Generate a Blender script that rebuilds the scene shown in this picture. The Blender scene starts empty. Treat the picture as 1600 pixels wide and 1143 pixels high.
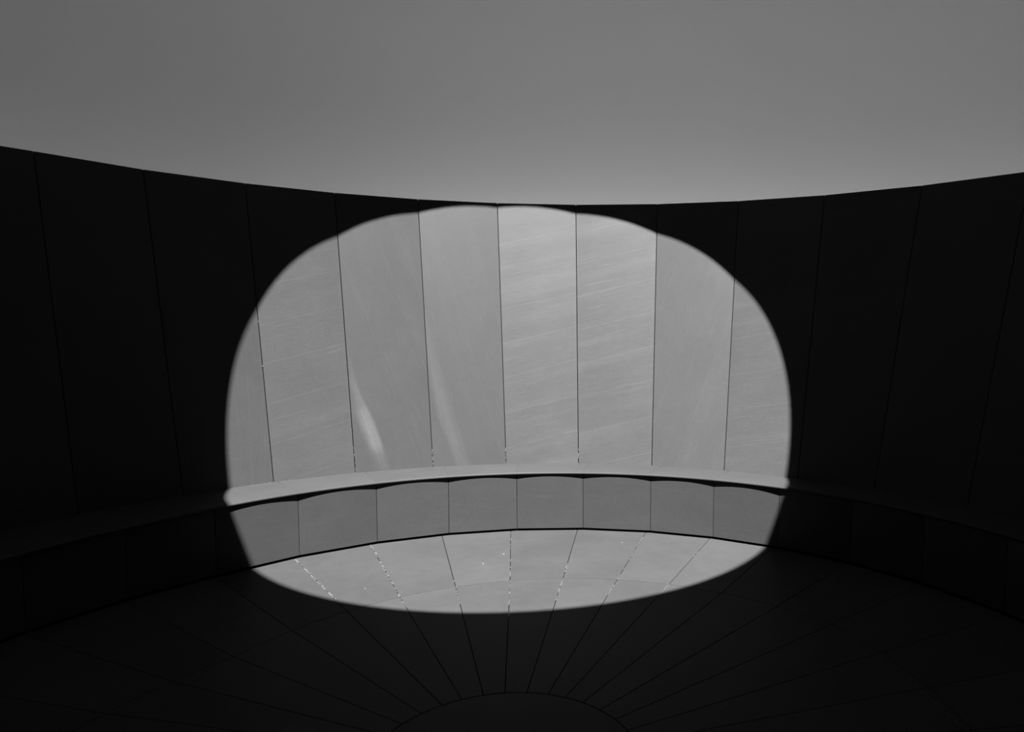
import bpy, bmesh, math, random
import numpy as np
from mathutils import Vector, Matrix

random.seed(7)
sc = bpy.context.scene
PI = math.pi

# ---------------------------------------------------------------- camera
F_PX, W_PX = 1119.99, 1600.0
cam = bpy.data.cameras.new('camera')
cam.sensor_width = 36.0
cam.sensor_fit = 'HORIZONTAL'
cam.lens = F_PX / W_PX * 36.0
cam.shift_x = -149.2 / W_PX
cam.clip_start = 0.05
cam_ob = bpy.data.objects.new('camera', cam)
right = Vector((0.98867795, -0.15002805, 0.00273734))
up = Vector((0.0079053, 0.07029533, 0.9974949))
fwd = Vector((0.14984464, 0.98617957, -0.07068546))
M = Matrix((right, up, -fwd)).transposed().to_4x4()
M.translation = Vector((0.0, -2.772, 1.8))
cam_ob.matrix_world = M
sc.collection.objects.link(cam_ob)
sc.camera = cam_ob

# ---------------------------------------------------------------- light
SUN = 42.0
SKY = 0.18
COVE = 3.2
sc.view_settings.view_transform = 'Standard'
sc.view_settings.look = 'None'
sc.view_settings.gamma = 1.0
sc.view_settings.use_curve_mapping = False
sc.view_settings.exposure = 0.0

world = bpy.data.worlds.new('sky')
sc.world = world
world.use_nodes = True
bg = world.node_tree.nodes['Background']
bg.inputs[0].default_value = (1, 1, 1, 1)
bg.inputs[1].default_value = SKY

sl = bpy.data.lights.new('sun', 'SUN')
sl.energy = SUN
sl.angle = math.radians(0.40)
sun = bpy.data.objects.new('sun', sl)
to_sun = Vector((0.0022, -0.5886, 1.0)).normalized()
sun.rotation_mode = 'QUATERNION'
sun.rotation_quaternion = to_sun.to_track_quat('Z', 'Y')
sun.location = to_sun * 40
sc.collection.objects.link(sun)

# ---------------------------------------------------------------- materials
def nodes(name):
    m = bpy.data.materials.new(name)
    m.use_nodes = True
    nt = m.node_tree
    b = nt.nodes['Principled BSDF']
    return m, nt, b

def N(nt, kind, **kw):
    n = nt.nodes.new(kind)
    for k, v in kw.items():
        setattr(n, k, v)
    return n

def math_node(nt, op, a, b=None, c=None, clamp=False):
    n = nt.nodes.new('ShaderNodeMath')
    n.operation = op
    n.use_clamp = clamp
    for i, v in enumerate((a, b, c)):
        if v is None:
            continue
        if isinstance(v, (int, float)):
            n.inputs[i].default_value = v
        else:
            nt.links.new(v, n.inputs[i])
    return n.outputs[0]

def noise(nt, vec, scale, detail=2.0, rough=0.5):
    n = nt.nodes.new('ShaderNodeTexNoise')
    n.inputs['Scale'].default_value = scale
    n.inputs['Detail'].default_value = detail
    n.inputs['Roughness'].default_value = rough
    nt.links.new(vec, n.inputs['Vector'])
    return n.outputs[0]

def ramp(nt, v, lo, hi, a=0.0, b=1.0):
    n = nt.nodes.new('ShaderNodeMapRange')
    n.interpolation_type = 'SMOOTHSTEP'
    nt.links.new(v, n.inputs[0])
    for i, x in enumerate((lo, hi, a, b)):
        n.inputs[i + 1].default_value = x
    return n.outputs[0]

def curve(nt, v, pts):
    n = nt.nodes.new('ShaderNodeFloatCurve')
    c = n.mapping.curves[0]
    while len(c.points) > 2:
        c.points.remove(c.points[-1])
    c.points[0].location = pts[0]
    c.points[1].location = pts[-1]
    for p in pts[1:-1]:
        c.points.new(*p)
    n.mapping.update()
    nt.links.new(v, n.inputs['Value'])
    return n.outputs[0]

def stone(name, base, vein=None, rough=0.5, lines=True, spec=0.09, mottle=0.10, speck=0.0):
    """Honed dark stone. Object colour: r tone, g angle of the saw lines / pi, b strength of the lines."""
    m, nt, bsdf = nodes(name)
    L = nt.links.new
    tc = N(nt, 'ShaderNodeTexCoord')
    oi = N(nt, 'ShaderNodeObjectInfo')
    sep = N(nt, 'ShaderNodeSeparateColor')
    L(oi.outputs['Color'], sep.inputs[0])
    rnd = math_node(nt, 'MULTIPLY', oi.outputs['Random'], 31.0)
    off = N(nt, 'ShaderNodeCombineXYZ')
    L(rnd, off.inputs[0]); L(rnd, off.inputs[1]); L(rnd, off.inputs[2])
    add = N(nt, 'ShaderNodeVectorMath', operation='ADD')
    L(tc.outputs['Object'], add.inputs[0]); L(off.outputs[0], add.inputs[1])
    P = add.outputs[0]
    # broad mottling, fine grain, a woven machine finish
    big = noise(nt, P, 2.2, 3.0, 0.55)
    mid = noise(nt, P, 14.0, 4.0, 0.6)
    fine = noise(nt, P, 190.0, 2.0, 0.7)
    v = math_node(nt, 'MULTIPLY_ADD', big, mottle * 2.4, 1.0 - mottle * 1.2)
    v2 = math_node(nt, 'MULTIPLY_ADD', mid, mottle * 1.3, 1.0 - mottle * 0.65)
    v3 = math_node(nt, 'MULTIPLY_ADD', fine, 0.50, 0.75)
    v = math_node(nt, 'MULTIPLY', v, v2)
    v = math_node(nt, 'MULTIPLY', v, v3)
    v = math_node(nt, 'MULTIPLY', v, math_node(nt, 'MULTIPLY_ADD', noise(nt, P, 75.0, 2.0, 0.6), 0.22, 0.89))
    if lines:
        ang = math_node(nt, 'MULTIPLY', sep.outputs[1], PI)
        ca = math_node(nt, 'COSINE', ang); sa = math_node(nt, 'SINE', ang)
        sx = N(nt, 'ShaderNodeSeparateXYZ'); L(tc.outputs['Object'], sx.inputs[0])
        X, Y = sx.outputs[0], sx.outputs[1]
        along = math_node(nt, 'ADD', math_node(nt, 'MULTIPLY', X, ca), math_node(nt, 'MULTIPLY', Y, sa))
        across = math_node(nt, 'SUBTRACT', math_node(nt, 'MULTIPLY', Y, ca), math_node(nt, 'MULTIPLY', X, sa))
        cmb = N(nt, 'ShaderNodeCombineXYZ')
        L(math_node(nt, 'MULTIPLY', along, 0.07), cmb.inputs[0])
        L(math_node(nt, 'MULTIPLY', across, 1.0), cmb.inputs[1])
        L(rnd, cmb.inputs[2])
        cc = cmb.outputs[0]
        soft = noise(nt, cc, 6.0, 1.0)
        thin = noise(nt, cc, 26.0, 2.0, 0.6)
        hair = noise(nt, cc, 90.0, 1.0, 0.6)
        t1 = ramp(nt, thin, 0.62, 0.74)
        s1 = ramp(nt, soft, 0.45, 0.85)
        h1 = math_node(nt, 'SUBTRACT', hair, 0.5)
        # single pale scratches a hand or two apart
        wv = math_node(nt, 'FRACT', math_node(nt, 'ADD', math_node(nt, 'MULTIPLY', math_node(nt, 'ADD', across, math_node(nt, 'MULTIPLY', soft, 0.05)), 3.1), rnd))
        w1 = ramp(nt, math_node(nt, 'ABSOLUTE', math_node(nt, 'SUBTRACT', wv, 0.5)), 0.0, 0.014, 1.0, 0.0)
        patch = ramp(nt, mid, 0.20, 0.5)
        w1 = math_node(nt, 'MULTIPLY', w1, patch)
        tot = math_node(nt, 'MULTIPLY', t1, 0.16)
        tot = math_node(nt, 'MULTIPLY_ADD', s1, 0.16, tot)
        tot = math_node(nt, 'MULTIPLY_ADD', h1, 0.22, tot)
        tot = math_node(nt, 'MULTIPLY_ADD', w1, 0.26, tot)
        tot = math_node(nt, 'MULTIPLY', tot, sep.outputs[2])
        v = math_node(nt, 'MULTIPLY', v, math_node(nt, 'ADD', tot, 1.0))
        if vein:
            y01 = math_node(nt, 'DIVIDE', Y, 2.4)
            l = math_node(nt, 'MULTIPLY_ADD', curve(nt, y01, vein['left']), 1.0, -0.2)
            r = math_node(nt, 'MULTIPLY_ADD', curve(nt, y01, vein['right']), 1.0, -0.2)
            k = curve(nt, y01, vein['gain'])
            a = ramp(nt, math_node(nt, 'SUBTRACT', X, l), -0.01, vein['soft_l'])
            c = ramp(nt, math_node(nt, 'SUBTRACT', r, X), 0.0, vein['soft_r'])
            vm = math_node(nt, 'MULTIPLY', math_node(nt, 'MULTIPLY', a, c), k)
            # streaks that run with the vein
            sc_ = N(nt, 'ShaderNodeCombineXYZ')
            L(math_node(nt, 'SUBTRACT', X, r), sc_.inputs[0]); L(math_node(nt, 'MULTIPLY', Y, 0.04), sc_.inputs[1])
            st = noise(nt, sc_.outputs[0], 55.0, 3.0, 0.6)
            vm = math_node(nt, 'MULTIPLY', vm, math_node(nt, 'MULTIPLY_ADD', st, 1.1, 0.45))
            v = math_node(nt, 'MULTIPLY', v, math_node(nt, 'ADD', vm, 1.0))
    if speck:
        vo = N(nt, 'ShaderNodeTexVoronoi'); vo.inputs['Scale'].default_value = 16.0
        L(P, vo.inputs['Vector'])
        q = ramp(nt, vo.outputs['Distance'], 0.03, 0.07, 1.0, 0.0)
        q = math_node(nt, 'MULTIPLY', q, ramp(nt, mid, 0.52, 0.62))
        v = math_node(nt, 'MULTIPLY_ADD', q, speck, v)
    v = math_node(nt, 'MULTIPLY', v, sep.outputs[0])
    v = math_node(nt, 'MULTIPLY', v, base)
    col = N(nt, 'ShaderNodeCombineColor')
    for i in range(3):
        L(v, col.inputs[i])
    L(col.outputs[0], bsdf.inputs['Base Color'])
    bsdf.inputs['Roughness'].default_value = rough
    bsdf.inputs['Specular IOR Level'].default_value = spec
    bmp = N(nt, 'ShaderNodeBump'); bmp.inputs['Strength'].default_value = 0.08
    bmp.inputs['Distance'].default_value = 0.004
    L(fine, bmp.inputs['Height']); L(bmp.outputs[0], bsdf.inputs['Normal'])
    return m

def flat(name, base, rough=0.9, spec=0.1, emit=0.0, amp=0.1, scale=3.0):
    m, nt, b = nodes(name)
    tc = N(nt, 'ShaderNodeTexCoord')
    n = noise(nt, tc.outputs['Object'], scale, 3.0)
    v = math_node(nt, 'MULTIPLY', math_node(nt, 'MULTIPLY_ADD', n, amp * 2, 1 - amp), base)
    col = N(nt, 'ShaderNodeCombineColor')
    for i in range(3):
        nt.links.new(v, col.inputs[i])
    nt.links.new(col.outputs[0], b.inputs['Base Color'])
    b.inputs['Roughness'].default_value = rough
    b.inputs['Specular IOR Level'].default_value = spec
    if emit:
        b.inputs['Emission Color'].default_value = (1, 1, 1, 1)
        b.inputs['Emission Strength'].default_value = emit
    return m

ALB = 0.0235
def vy(pts):   # metres -> curve space
    return [(min(1, max(0, y / 2.4)), x) for y, x in pts]
vein_a = dict(left=vy([(0, 0.38), (0.15, 0.32), (0.32, 0.265), (0.54, 0.20), (0.77, 0.17), (2.4, 0.10)]),
              right=vy([(0, 0.515), (0.14, 0.475), (0.31, 0.43), (0.54, 0.355), (0.77, 0.262), (1.0, 0.205), (1.2, 0.17), (2.4, 0.0)]),
              gain=vy([(0, 0.10), (0.16, 0.25), (0.34, 0.85), (0.50, 0.80), (0.66, 0.40), (0.95, 0.36), (1.2, 0.2), (2.4, 0.0)]),
              soft_l=0.08, soft_r=0.045)
vein_b = dict(left=vy([(0, 0.40), (0.28, 0.31), (0.51, 0.23), (0.75, 0.19), (1.0, 0.15), (2.4, 0.10)]),
              right=vy([(0, 0.57), (0.27, 0.475), (0.51, 0.395), (0.87, 0.30), (1.1, 0.23), (1.35, 0.18), (1.55, 0.13), (2.4, 0.0)]),
              gain=vy([(0, 0.20), (0.3, 0.22), (0.6, 0.30), (0.9, 0.24), (1.3, 0.20), (1.55, 0.0), (2.4, 0.0)]),
              soft_l=0.04, soft_r=0.09)
MW = stone('wall_stone', ALB)
MWA = stone('wall_stone_bright_vein', ALB, vein=vein_a)
MWB = stone('wall_stone_pale_vein', ALB, vein=vein_b)
MS = stone('seat_stone', ALB, lines=False, spec=0.05)
MB = stone('bench_front_stone', ALB, lines=True)
MF = stone('floor_stone', ALB, lines=False, spec=0.02, speck=0.0, mottle=0.16)
MD = flat('dark_bedding', 0.006, rough=1.0, spec=0.0)
MP = flat('white_plaster', 0.78, rough=0.95, spec=0.05, amp=0.015, scale=1.3)
MX = flat('outer_render', 0.35)
ML = flat('lamp_strip', 0.8, emit=COVE)
_nt = ML.node_tree
_oi = N(_nt, 'ShaderNodeObjectInfo')
_nt.links.new(_oi.outputs['Color'], _nt.nodes['Principled BSDF'].inputs['Emission Color'])
MM = flat('pale_mortar', 0.060, amp=0.45, scale=60)
MC = flat('pale_chip', 0.09, amp=0.2, scale=80)

# ---------------------------------------------------------------- object helpers
def new_obj(name, bm, mat, parent=None, smooth=False):
    me = bpy.data.meshes.new(name)
    bmesh.ops.recalc_face_normals(bm, faces=bm.faces)
    bm.to_mesh(me); bm.free()
    if mat:
        me.materials.append(mat)
    if smooth:
        for p in me.polygons:
            p.use_smooth = True
    o = bpy.data.objects.new(name, me)
    sc.collection.objects.link(o)
    if parent:
        o.parent = parent
    return o

def empty(name, loc=(0, 0, 0)):
    o = bpy.data.objects.new(name, None)
    o.empty_display_size = 0.2
    o.location = loc
    sc.collection.objects.link(o)
    return o

def cyl(r, t, z):
    return Vector((r * math.sin(t), r * math.cos(t), z))

def table(meas, const):
    ks = sorted(meas); o = {}
    for k in range(-18, 18):
        if k in meas:
            o[k] = meas[k]
        else:
            e = ks[0] if k < ks[0] else ks[-1]
            w = max(0.0, 1 - abs(k - e) / 4.0)
            o[k] = meas[e] * w + const * (1 - w)
    return o

def joints(offs, rp, const_r, const_t):
    R = table({k: rp[0] * k * k + rp[1] * k + rp[2] for k in offs}, const_r)
    T = table(offs, const_t)
    J = {k: (R[k], math.radians(T[k] + 10 * k)) for k in R}
    J[18] = (J[-18][0], J[-18][1] + 2 * PI)
    return J

WTJ = joints({-6: 10.86, -5: 10.47, -4: 10.58, -3: 10.36, -2: 10.16, -1: 9.97, 0: 9.9, 1: 10.23, 2: 10.27, 3: 10.36, 4: 10.85, 5: 11.23}, (-0.00456, 0.03636, 4.4618), 4.33, 10.8)
WBJ = joints({-5: 11.34, -4: 11.2, -3: 10.99, -2: 11.0, -1: 10.91, 0: 11.0, 1: 11.3, 2: 11.3, 3: 11.13, 4: 10.75, 5: 11.4}, (0.00022, -0.00359, 3.72965), 3.735, 11.1)
BLJ = joints({-5: 11.04, -4: 11.58, -3: 12.17, -2: 12.45, -1: 12.54, 0: 12.5, 1: 12.69, 2: 12.02, 3: 11.47, 4: 11.5, 5: 10.82}, (-0.00194, 0.0147, 3.186), 3.13, 11.3)
FOJ = joints({-4: 10.88, -3: 11.2, -2: 11.4, -1: 11.58, 0: 11.66, 1: 11.99, 2: 11.6, 3: 10.66, 4: 10.96}, (0, 0, 3.1), 3.1, 11.1)
FMJ = joints({-6: 9.34, -5: 10.46, -4: 10.92, -3: 10.93, -2: 11.46, -1: 11.82, 0: 11.84, 1: 12.04, 2: 11.68, 3: 11.4, 4: 11.36, 5: 10.98}, (-0.00189, 0.03331, 2.06616), 1.97, 11.1)
FIJ = joints({-6: 10.47, -5: 11.0, -4: 11.61, -3: 11.07, -2: 11.44, -1: 11.66, 0: 12.17, 1: 12.58, 2: 11.41, 3: 10.98, 4: 11.25, 5: 11.78}, (0, 0, 0.5695), 0.5695, 11.2)
ZT, ZB = 2.893, 0.4454

def slab_local(corners, thick, gap, cham, back_dir, grid=False):
    """A flat stone: corners run bl, br, tr, tl as seen from the front. Returns (bmesh, matrix)."""
    c = [Vector(p) for p in corners]
    x = (c[1] - c[0]).normalized()
    y = ((c[2] + c[3]) - (c[0] + c[1]))
    y = (y - x * y.dot(x)).normalized()
    n = x.cross(y)
    if n.dot(back_dir) > 0:
        n = -n
    Mx = Matrix((x, y, x.cross(y))).transposed().to_4x4()
    Mx.translation = c[0]
    inv = Mx.inverted()
    s = 1.0 if x.cross(y).dot(back_dir) > 0 else -1.0
    l = [inv @ p for p in c]
    ctr = sum(l, Vector()) / 4
    def inset(d, dy=None):
        out = []
        for i, p in enumerate(l):
            sx = 1 if i in (0, 3) else -1
            sy = 1 if i in (0, 1) else -1
            out.append(Vector((p.x + sx * d, p.y + sy * (d if dy is None else dy), p.z)))
        return out
    bm = bmesh.new()
    def ring(pts, dz):
        return [bm.verts.new((p.x, p.y, p.z + s * dz)) for p in pts]
    a = ring(inset(gap + cham), 0.0)
    b = ring(inset(gap), cham)
    d = ring(inset(gap), thick)
    if grid:            # a stone dressed to a slight twist: 3 x 5 facets, shaded smooth
        nx, ny = 3, 5
        q = [v.co.copy() for v in a]
        G = {}
        for i in range(nx + 1):
            for j in range(ny + 1):
                if (i, j) in ((0, 0), (nx, 0), (nx, ny), (0, ny)):
                    G[i, j] = a[{(0, 0): 0, (nx, 0): 1, (nx, ny): 2, (0, ny): 3}[i, j]]
                else:
                    f, g = i / nx, j / ny
                    G[i, j] = bm.verts.new((q[0] * (1 - f) + q[1] * f) * (1 - g) + (q[3] * (1 - f) + q[2] * f) * g)
        for i in range(nx):
            for j in range(ny):
                fc = bm.faces.new((G[i, j], G[i + 1, j], G[i + 1, j + 1], G[i, j + 1])); fc.smooth = True
        bm.edges.ensure_lookup_table()
        for e in bm.edges:
            if len(e.link_faces) == 1:
                e.smooth = False
        # chamfer strips, one long face to each side
        for u, w, line in ((0, 1, [G[i, 0] for i in range(nx + 1)]), (1, 2, [G[nx, j] for j in range(ny + 1)]),
                           (2, 3, [G[i, ny] for i in range(nx, -1, -1)]), (3, 0, [G[0, j] for j in range(ny, -1, -1)])):
            bm.faces.new(line + [b[w], b[u]])
        for i in range(4):
            bm.faces.new((b[i], b[(i + 1) % 4], d[(i + 1) % 4], d[i]))
    else:
        bm.faces.new(a)
        for u, v in ((a, b), (b, d)):
            for i in range(4):
                bm.faces.new((u[i], u[(i + 1) % 4], v[(i + 1) % 4], v[i]))
    bm.faces.new(d[::-1])
    return bm, Mx

def place(o, Mx):
    o.matrix_world = Mx

# ---------------------------------------------------------------- the room shell
# ceiling: white plaster dome with a round opening to the sky
OC_X, OC_R, OC_Z = 0.19, 2.29, 6.45
D_R, D_Z = 5.75, 2.55
D_B = (OC_Z - D_Z) / math.sqrt(1 - (OC_R / D_R) ** 2)
bm = bmesh.new()
SEG = 144
prof = []
phi_end = math.acos(OC_R / D_R)
for i in range(33):
    ph = phi_end * i / 32.0
    prof.append((D_R * math.cos(ph), D_Z + D_B * math.sin(ph)))
inner_n = len(prof)
prof.append((OC_R + 0.02, OC_Z + 0.012))
for i in range(17):
    ph = phi_end * (1 - i / 16.0) * 0.96
    prof.append(((D_R + 0.35) * math.cos(ph), D_Z + (D_B + 0.30) * math.sin(ph)))
prof.append((D_R + 0.35, 1.9)); prof.append((D_R, 1.9))
rows = []
for r, z in prof:
    cx = OC_X * max(0.0, (z - D_Z) / (OC_Z - D_Z))
    rows.append([bm.verts.new((cx + r * math.sin(2 * PI * j / SEG), r * math.cos(2 * PI * j / SEG), z)) for j in range(SEG)])
for i in range(len(rows)):
    a, b = rows[i], rows[(i + 1) % len(rows)]
    for j in range(SEG):
        bm.faces.new((a[j], a[(j + 1) % SEG], b[(j + 1) % SEG], b[j]))
ceiling = new_obj('ceiling', bm, MP, smooth=True)
ceiling['kind'] = 'structure'
ceiling['label'] = 'smooth pale plaster dome curving up above the dark stone wall'
# hidden trough with its lamp strip behind the top of the stone
def glow(deg):         # output of each lamp of the cove: the far side is turned up
    d = (deg - 8 + 180) % 360 - 180
    w = 27.0 if d < 0 else 50.0
    return 0.28 + 0.72 * math.exp(-(d / w) ** 2)
for k in range(36):
    bm = bmesh.new()
    pr = [(5.20, 2.15), (5.60, 2.15), (5.60, 2.19), (5.20, 2.19)]
    cols = [[bm.verts.new(cyl(r_, math.radians(10 * k + 10 * f), z)) for r_, z in pr] for f in (0, .5, 1)]
    for a, b in zip(cols, cols[1:]):
        for q in range(4):
            bm.faces.new((a[q], b[q], b[(q + 1) % 4], a[(q + 1) % 4]))
    bm.faces.new(cols[0]); bm.faces.new(cols[-1][::-1])
    o = new_obj('cove_lamp', bm, ML, ceiling)
    g = glow(10 * k + 5)
    o.color = (g, g, g, 1)

# wall: leaning backing with the tall stone panels hung in front of it
bm = bmesh.new()
A, B = [], []
for k in range(-18, 18):
    rb, tb = WBJ[k]; rt, tt = WTJ[k]
    A.append((bm.verts.new(cyl(rb + 0.05, tb, 0.30)), bm.verts.new(cyl(rt + 0.05, tt, ZT - 0.006)),
              bm.verts.new(cyl(4.66, tt, ZT - 0.006)), bm.verts.new(cyl(4.66, tt, 1.96)),
              bm.verts.new(cyl(D_R + 0.1, tt, 1.96)), bm.verts.new(cyl(D_R + 0.1, tb, -0.1)), bm.verts.new(cyl(rb + 0.05, tb, -0.1))))
for i in range(36):
    a, b = A[i], A[(i + 1) % 36]
    for j in range(7):
        bm.faces.new((a[j], b[j], b[(j + 1) % 7], a[(j + 1) % 7]))
wall = new_obj('wall_back', bm, MD)
wall['kind'] = 'structure'
wall['label'] = 'round wall of tall dark stone panels leaning outwards behind the bench'

# tone, line angle (deg, in the panel), line strength for each panel by its left joint
PT = {-7: (0.8, 88, .3), -6: (0.8, 80, .4), -5: (0.93, 88, 0.5), -4: (0.98, 14, 1.0), -3: (0.82, 107, 0.6), -2: (0.81, 105, 0.5),
      -1: (0.97, 14, 1.1), 0: (1.0, 15, 1.1), 1: (1.0, 74, 0.5), 2: (1.10, 11, 0.9), 3: (0.95, 10, 0.9), 4: (0.9, 60, .4), 5: (0.8, 85, .4)}
for k in range(-18, 18):
    c = [cyl(*WBJ[k], ZB - 0.03), cyl(*WBJ[k + 1], ZB - 0.03), cyl(*WTJ[k + 1], ZT), cyl(*WTJ[k], ZT)]
    mid = (c[0] + c[1]) / 2
    bm, Mx = slab_local(c, 0.045, 0.0026, 0.0018, Vector((mid.x, mid.y, 0)), grid=True)
    o = new_obj('panel', bm, MWA if k == -3 else MWB if k == -2 else MW, wall)
    place(o, Mx)
    if k == -3:
        o['label'] = 'panel with a bright curved vein near its foot'
    if k == -2:
        o['label'] = 'panel with a faint slanting pale vein'
    t, a, s = PT.get(k, (0.9 + 0.12 * random.random(), random.choice((10, 12, 80, 100)), 0.8))
    # lines rise to the right as seen from inside; the local x axis of a panel already runs that way
    o.color = (t, (a % 180) / 180.0, s, 1)

# ---------------------------------------------------------------- floor
floor = empty('floor')
floor['kind'] = 'structure'
floor['label'] = 'dark stone floor of wedge slabs fanning out from a round centre'
bm = bmesh.new()
vs = [bm.verts.new(cyl(4.0, 2 * PI * j / 72, -0.035)) for j in range(72)]
bm.faces.new(vs)
vs2 = [bm.verts.new(cyl(4.0, 2 * PI * j / 72, -0.12)) for j in range(72)]
for j in range(72):
    bm.faces.new((vs[j], vs[(j + 1) % 72], vs2[(j + 1) % 72], vs2[j]))
new_obj('bedding', bm, MD, floor)

def face_r(th):
    """radius of the faceted bench front at an angle"""
    th0 = BLJ[-18][1]
    while th < th0: th += 2 * PI
    while th >= th0 + 2 * PI: th -= 2 * PI
    for k in range(-18, 18):
        r0, t0 = BLJ[k]; r1, t1 = BLJ[k + 1]
        if t0 <= th <= t1 + 1e-9:
            a = Vector((r0 * math.sin(t0), r0 * math.cos(t0))); b = Vector((r1 * math.sin(t1), r1 * math.cos(t1)))
            d = Vector((math.sin(th), math.cos(th))); e = b - a
            return (a.x * e.y - a.y * e.x) / (d.x * e.y - d.y * e.x)
    return 3.15

def tile(pts, mat, tone, cham=0.0007, thick=0.03):
    """floor stone from its outline (already inset), with a small chamfer"""
    ctr = sum(pts, Vector((0, 0, 0))) / len(pts)
    bm = bmesh.new()
    top = [bm.verts.new(((p - ctr) * (1 - cham / max(0.05, (p - ctr).length)))) for p in pts]
    ed = [bm.verts.new((p - ctr) + Vector((0, 0, -cham))) for p in pts]
    lo = [bm.verts.new((p - ctr) + Vector((0, 0, -thick))) for p in pts]
    bm.faces.new(top)
    n = len(pts)
    for u, v in ((top, ed), (ed, lo)):
        for i in range(n):
            bm.faces.new((u[i], u[(i + 1) % n], v[(i + 1) % n], v[i]))
    bm.faces.new(lo[::-1])
    o = new_obj('paving_stone', bm, mat, floor)
    o.location = ctr
    o.color = (tone, 0, 0, 1)
    return o

def off_line(p, q, d):
    """shift segment p-q sideways by d (to its left)"""
    e = (q - p).normalized(); nrm = Vector((-e.y, e.x, 0))
    return p + nrm * d, q + nrm * d

GAP = 0.0024
tone_out = {-5: .92, -4: 0.97, -3: 1.02, -2: 1.06, -1: 0.98, 0: 1.03, 1: 1.06, 2: 1.12}
for k in range(-18, 18):
    m0 = cyl(FMJ[k][0], FMJ[k][1], 0); m1 = cyl(FMJ[k + 1][0], FMJ[k + 1][1], 0)
    o0 = cyl(face_r(FOJ[k][1]) - 0.004, FOJ[k][1], 0); o1 = cyl(face_r(FOJ[k + 1][1]) - 0.004, FOJ[k + 1][1], 0)
    i0 = cyl(FIJ[k][0], FIJ[k][1], 0); i1 = cyl(FIJ[k + 1][0], FIJ[k + 1][1], 0)
    def side(p, q, d):
        return off_line(p, q, d)
    def arc(ja, jb, n, dr):
        return [cyl(ja[0] * (1 - f) + jb[0] * f + dr, ja[1] * (1 - f) + jb[1] * f, 0) for f in [i / n for i in range(n + 1)]]
    # outer wedge
    a0, b0 = side(m0, o0, -GAP)
    a1, b1 = side(m1, o1, GAP)
    arc_in = arc(FMJ[k], FMJ[k + 1], 6, 0.0024)[1:-1]
    outer = [b0]
    for kk in (k - 1, k, k + 1, k + 2):
        if -18 <= kk <= 18 and FOJ[k][1] + 0.004 < BLJ[kk][1] < FOJ[k + 1][1] - 0.004:
            outer.append(cyl(BLJ[kk][0] - 0.004, BLJ[kk][1], 0))
    outer.append(b1)
    d0 = (b0 - a0).normalized(); d1 = (b1 - a1).normalized()
    pts = [a0 + d0 * 0.0024] + outer + [a1 + d1 * 0.0024] + arc_in[::-1]
    tile(pts, MF, 1.06 * tone_out.get(k, 0.95 + 0.1 * random.random()))
    # inner wedge
    a0, b0 = side(i0, m0, -GAP)
    a1, b1 = side(i1, m1, GAP)
    pts = [a0 + (b0 - a0).normalized() * 0.003, b0 - (b0 - a0).normalized() * 0.0020] + arc(FMJ[k], FMJ[k + 1], 6, -0.0020)[1:-1] \
        + [b1 - (b1 - a1).normalized() * 0.0020, a1 + (b1 - a1).normalized() * 0.003] + arc(FIJ[k], FIJ[k + 1], 3, 0.003)[1:-1][::-1]
    tile(pts, MF, 1.06 + 0.05 * random.random())
disc = tile([cyl(0.5665, 2 * PI * j / 72, 0) for j in range(72)], MF, 0.95)
disc['label'] = 'round stone at the centre of the floor'
disc.name = 'centre_disc'; disc.data.name = 'centre_disc'

# dark filler showing as a thin line in the ring joint
bm = bmesh.new()
prev = None
first = None
for k in range(-18, 18):
    for i in range(6):
        f = i / 6
        rr = FMJ[k][0] * (1 - f) + FMJ[k + 1][0] * f; tt = FMJ[k][1] * (1 - f) + FMJ[k + 1][1] * f
        cur = [bm.verts.new(cyl(rr - 0.0022, tt, -0.0008)), bm.verts.new(cyl(rr + 0.0026, tt, -0.0008)),
               bm.verts.new(cyl(rr + 0.0026, tt, -0.02)), bm.verts.new(cyl(rr - 0.0022, tt, -0.02))]
        if prev:
            for q in range(4):
                bm.faces.new((prev[q], prev[(q + 1) % 4], cur[(q + 1) % 4], cur[q]))
        else:
            first = cur
        prev = cur
for q in range(4):
    bm.faces.new((prev[q], prev[(q + 1) % 4], first[(q + 1) % 4], first[q]))
new_obj('ring_joint', bm, MD, floor)

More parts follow.
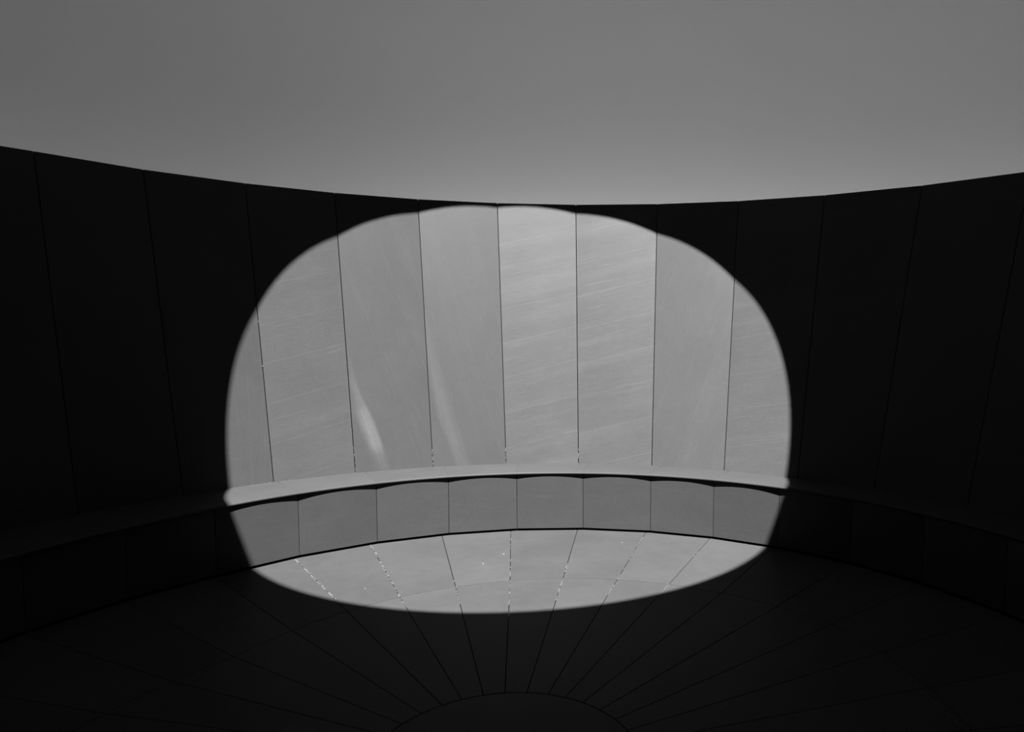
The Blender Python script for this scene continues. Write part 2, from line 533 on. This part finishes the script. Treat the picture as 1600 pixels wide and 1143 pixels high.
# ---------------------------------------------------------------- bench
bench = empty('bench')
bench['label'] = 'long curved stone bench running round the foot of the leaning wall'
bench['category'] = 'bench'
Z_FRONT = 0.4970        # top of the seat at its front
THK = 0.022
def seat_r(th):         # the seat edge is a true curve running over the facets
    k = (math.degrees(th) - 11.5) / 10.0
    k = min(6, max(-6, k))
    return -0.00194 * k * k + 0.0147 * k + 3.186
for k in range(-18, 18):
    r0, t0 = BLJ[k]; r1, t1 = BLJ[k + 1]
    # front block
    c = [cyl(r0, t0, 0.015), cyl(r1, t1, 0.015), cyl(r1, t1, Z_FRONT - THK - 0.001), cyl(r0, t0, Z_FRONT - THK - 0.001)]
    mid = (c[0] + c[1]) / 2
    bm, Mx = slab_local(c, 0.05, 0.0016, 0.0012, Vector((mid.x, mid.y, 0)))
    o = new_obj('front_slab', bm, MB, bench)
    place(o, Mx)
    o.color = (0.85 + 0.07 * random.random(), random.choice((0.03, 0.97, 0.0)), 0.35, 1)
    # seat slab: sloping top, rounded nose, plain underside
    bm = bmesh.new()
    NA = 10
    cols = []
    th_m = (t0 + t1) / 2
    org = cyl(3.4, th_m, Z_FRONT)
    for i in range(NA + 1):
        g = 0.0004 / 3.2
        th = (t0 + g) * (1 - i / NA) + (t1 - g) * i / NA
        rf = seat_r(th) - 0.030
        rad = THK / 2
        prof = [(3.80, ZB - 0.004), (rf + rad, Z_FRONT - 0.0)]
        for j in range(1, 8):
            a = PI * j / 8
            prof.append((rf + rad - rad * math.sin(a), Z_FRONT - rad + rad * math.cos(a)))
        prof += [(rf + rad, Z_FRONT - THK), (3.80, Z_FRONT - THK - 0.03)]
        cols.append([bm.verts.new(cyl(r, th, z) - org) for r, z in prof])
    n = len(cols[0])
    for i in range(NA):
        for j in range(n):
            bm.faces.new((cols[i][j], cols[i + 1][j], cols[i + 1][(j + 1) % n], cols[i][(j + 1) % n]))
    bm.faces.new(cols[0][::-1]); bm.faces.new(cols[-1])
    bmesh.ops.recalc_face_normals(bm, faces=bm.faces)
    for e in bm.edges:
        if len(e.link_faces) == 2 and e.calc_face_angle(0) > 0.6:
            e.smooth = False
    o = new_obj('seat_slab', bm, MS, bench, smooth=True)
    o.location = org
    o.color = (1.0 + 0.04 * random.random(), 0, 0, 1)
# dark core under the seat
bm = bmesh.new()
rows = []
for r, z in ((3.26, -0.03), (3.26, 0.40), (3.70, 0.40), (3.70, -0.03)):
    rows.append([bm.verts.new(cyl(r, 2 * PI * j / 72, z)) for j in range(72)])
for i in range(4):
    a, b = rows[i], rows[(i + 1) % 4]
    for j in range(72):
        bm.faces.new((a[j], a[(j + 1) % 72], b[(j + 1) % 72], b[j]))
new_obj('core', bm, MD, bench)

# ---------------------------------------------------------------- pale mortar left in joints
def crumbs(name, pts_fn, n, w, length, parent, nrm=Vector((0, 0, 1)), seed=0):
    """thin broken crusts along a line: pts_fn(f) -> point, direction, sideways"""
    rnd = random.Random(seed)
    bm = bmesh.new()
    for i in range(n):
        f = rnd.random()
        p, d, s = pts_fn(f)
        L = length * (0.4 + rnd.random()); ww = w * (0.35 + 0.9 * rnd.random())
        j = (rnd.random() - .5) * w * 0.8
        q = []
        for u, v in ((-1, -.5), (0, -1), (1, -.4), (.7, .6), (-.2, 1), (-.9, .6)):
            q.append(p + d * (u * L / 2 * (0.8 + .4 * rnd.random())) + s * (v * ww / 2 * (0.7 + .6 * rnd.random()) + j))
        top = [bm.verts.new(x + nrm * 0.0012) for x in q]
        lo = [bm.verts.new(x - nrm * 0.003) for x in q]
        bm.faces.new(top)
        for a in range(6):
            bm.faces.new((top[a], top[(a + 1) % 6], lo[(a + 1) % 6], lo[a]))
    o = new_obj(name, bm, MM, parent)
    return o

def radial_fn(k, f0, f1, outer=True):
    if outer:
        a = cyl(FMJ[k][0], FMJ[k][1], 0); b = cyl(face_r(FOJ[k][1]) - 0.01, FOJ[k][1], 0)
    else:
        a = cyl(FIJ[k][0], FIJ[k][1], 0); b = cyl(FMJ[k][0], FMJ[k][1], 0)
    d = (b - a).normalized(); s = Vector((-d.y, d.x, 0))
    return lambda f: (a.lerp(b, f0 + (f1 - f0) * f), d, s)
fills = [(-4, 0.0, 1.0, True, 90, .009), (-3, 0.0, 1.0, True, 38, .009), (-2, 0.0, 0.15, True, 2, .004), (-1, 0.05, 1.0, True, 14, .005),
         (0, 0.0, .35, True, 10, .006), (1, 0.0, 0.9, True, 26, .005), (2, 0.55, 1.0, True, 5, .004),
         (-3, 0.85, 1.0, False, 8, .006), (-2, 0.80, 1.0, False, 34, .0045), (-1, 0.72, 1.0, False, 50, .0045), (0, 0.75, 1.0, False, 50, .0065),
         (1, 0.8, 1.0, False, 14, .004), (2, 0.80, 1.0, False, 18, .006)]
for i, (k, f0, f1, outer, n, w) in enumerate(fills):
    o = crumbs('joint_mortar', radial_fn(k, f0, f1, outer), n, w, 0.022, floor, seed=i + 3)
    o['kind'] = 'stuff'
# a crust on the ring joint at the right of the floor
def ring_fn(f):
    th = math.radians(79 + 11 * f)
    return cyl(2.025 - 0.03 * f, th, 0), Vector((math.cos(th), -math.sin(th), 0)), Vector((math.sin(th), math.cos(th), 0))
o = crumbs('joint_mortar', ring_fn, 22, .004, 0.03, floor, seed=50); o['kind'] = 'stuff'
# crust where the panels meet the seat, left end of the sunlit part, and at the foot of some seams
def foot_fn(k, f0, f1):
    a = cyl(WBJ[k][0] - 0.004, WBJ[k][1], ZB + 0.001); b = cyl(WBJ[k + 1][0] - 0.004, WBJ[k + 1][1], ZB + 0.001)
    d = (b - a).normalized(); s = Vector((-d.y, d.x, 0))
    return lambda f: (a.lerp(b, f0 + (f1 - f0) * f), d, s)
for i, (k, f0, f1, n) in enumerate([(-6, .5, 1, 14), (-5, 0, 1, 40), (-4, 0, 0.9, 30), (-3, .3, .9, 8)]):
    o = crumbs('joint_mortar', foot_fn(k, f0, f1), n, .008, 0.03, wall, seed=20 + i); o['kind'] = 'stuff'
def seam_fn(k, h0, h1):
    a = cyl(*WBJ[k], ZB); b = cyl(*WTJ[k], ZT)
    d = (b - a).normalized(); s = Vector((math.cos(WBJ[k][1]), -math.sin(WBJ[k][1]), 0))
    rad = Vector((math.sin(WBJ[k][1]), math.cos(WBJ[k][1]), 0))
    return (lambda f: (a.lerp(b, h0 + (h1 - h0) * f), d, s)), -rad
for i, (k, h0, h1, n) in enumerate([(-4, .3, .8, 3), (-3, .0, .09, 10), (-2, .0, .06, 10), (-1, 0, .06, 9), (0, 0.02, .06, 6)]):
    fn, nr = seam_fn(k, h0, h1)
    o = crumbs('joint_mortar', fn, n, .005, 0.018, wall, nrm=nr, seed=40 + i); o['kind'] = 'stuff'

# ---------------------------------------------------------------- little pale chips lying on the floor
chips = [(2.204, 1.788, .013, 'largest pale chip on the shaded floor, right of the light patch beside a slab joint'),
         (2.516, 1.658, .006, 'tiny pale chip on the shaded floor, the one nearest the dark bench at right'),
         (1.699, 1.383, .006, 'tiny pale chip lying where a radial joint meets the ring joint, right of the light'),
         (2.455, 1.366, .006, 'tiny pale chip on a radial joint of the shaded floor at far right'),
         (-0.548, 0.515, .005, 'tiny pale chip on the shaded floor just left of the round centre stone'),
         (0.025, 2.585, .007, 'small white chip on the sunlit floor close below the middle of the bench'),
         (-0.124, 2.394, .006, 'small white chip on the sunlit floor left of the middle radial joint'),
         (0.957, 2.73, .005, 'tiny white chip on the sunlit floor near the bench, right of centre'),
         (1.026, 0.317, .008, 'pale flake on the dark floor right of the round centre stone'),
         (0.914, 0.27, .006, 'thin pale flake on the dark floor nearest the right of the centre stone'),
         (-0.881, 2.022, .005, 'tiny white chip on the sunlit floor at the left below the bench')]
for i, (x, y, s, lab) in enumerate(chips):
    rnd = random.Random(90 + i)
    bm = bmesh.new()
    n = 7
    lo = []; hi = []
    for j in range(n):
        a = 2 * PI * j / n; r = s * (0.7 + 0.6 * rnd.random())
        lo.append(bm.verts.new((r * math.cos(a), r * math.sin(a) * 0.7, 0)))
        hi.append(bm.verts.new((r * .7 * math.cos(a), r * .5 * math.sin(a), s * 0.35)))
    bm.faces.new(lo[::-1]); bm.faces.new(hi)
    for j in range(n):
        bm.faces.new((lo[j], lo[(j + 1) % n], hi[(j + 1) % n], hi[j]))
    o = new_obj('stone_chip', bm, MC)
    o.location = (x, y, 0.0)
    o['label'] = lab; o['category'] = 'chip'; o['group'] = 'pale chips on the floor'
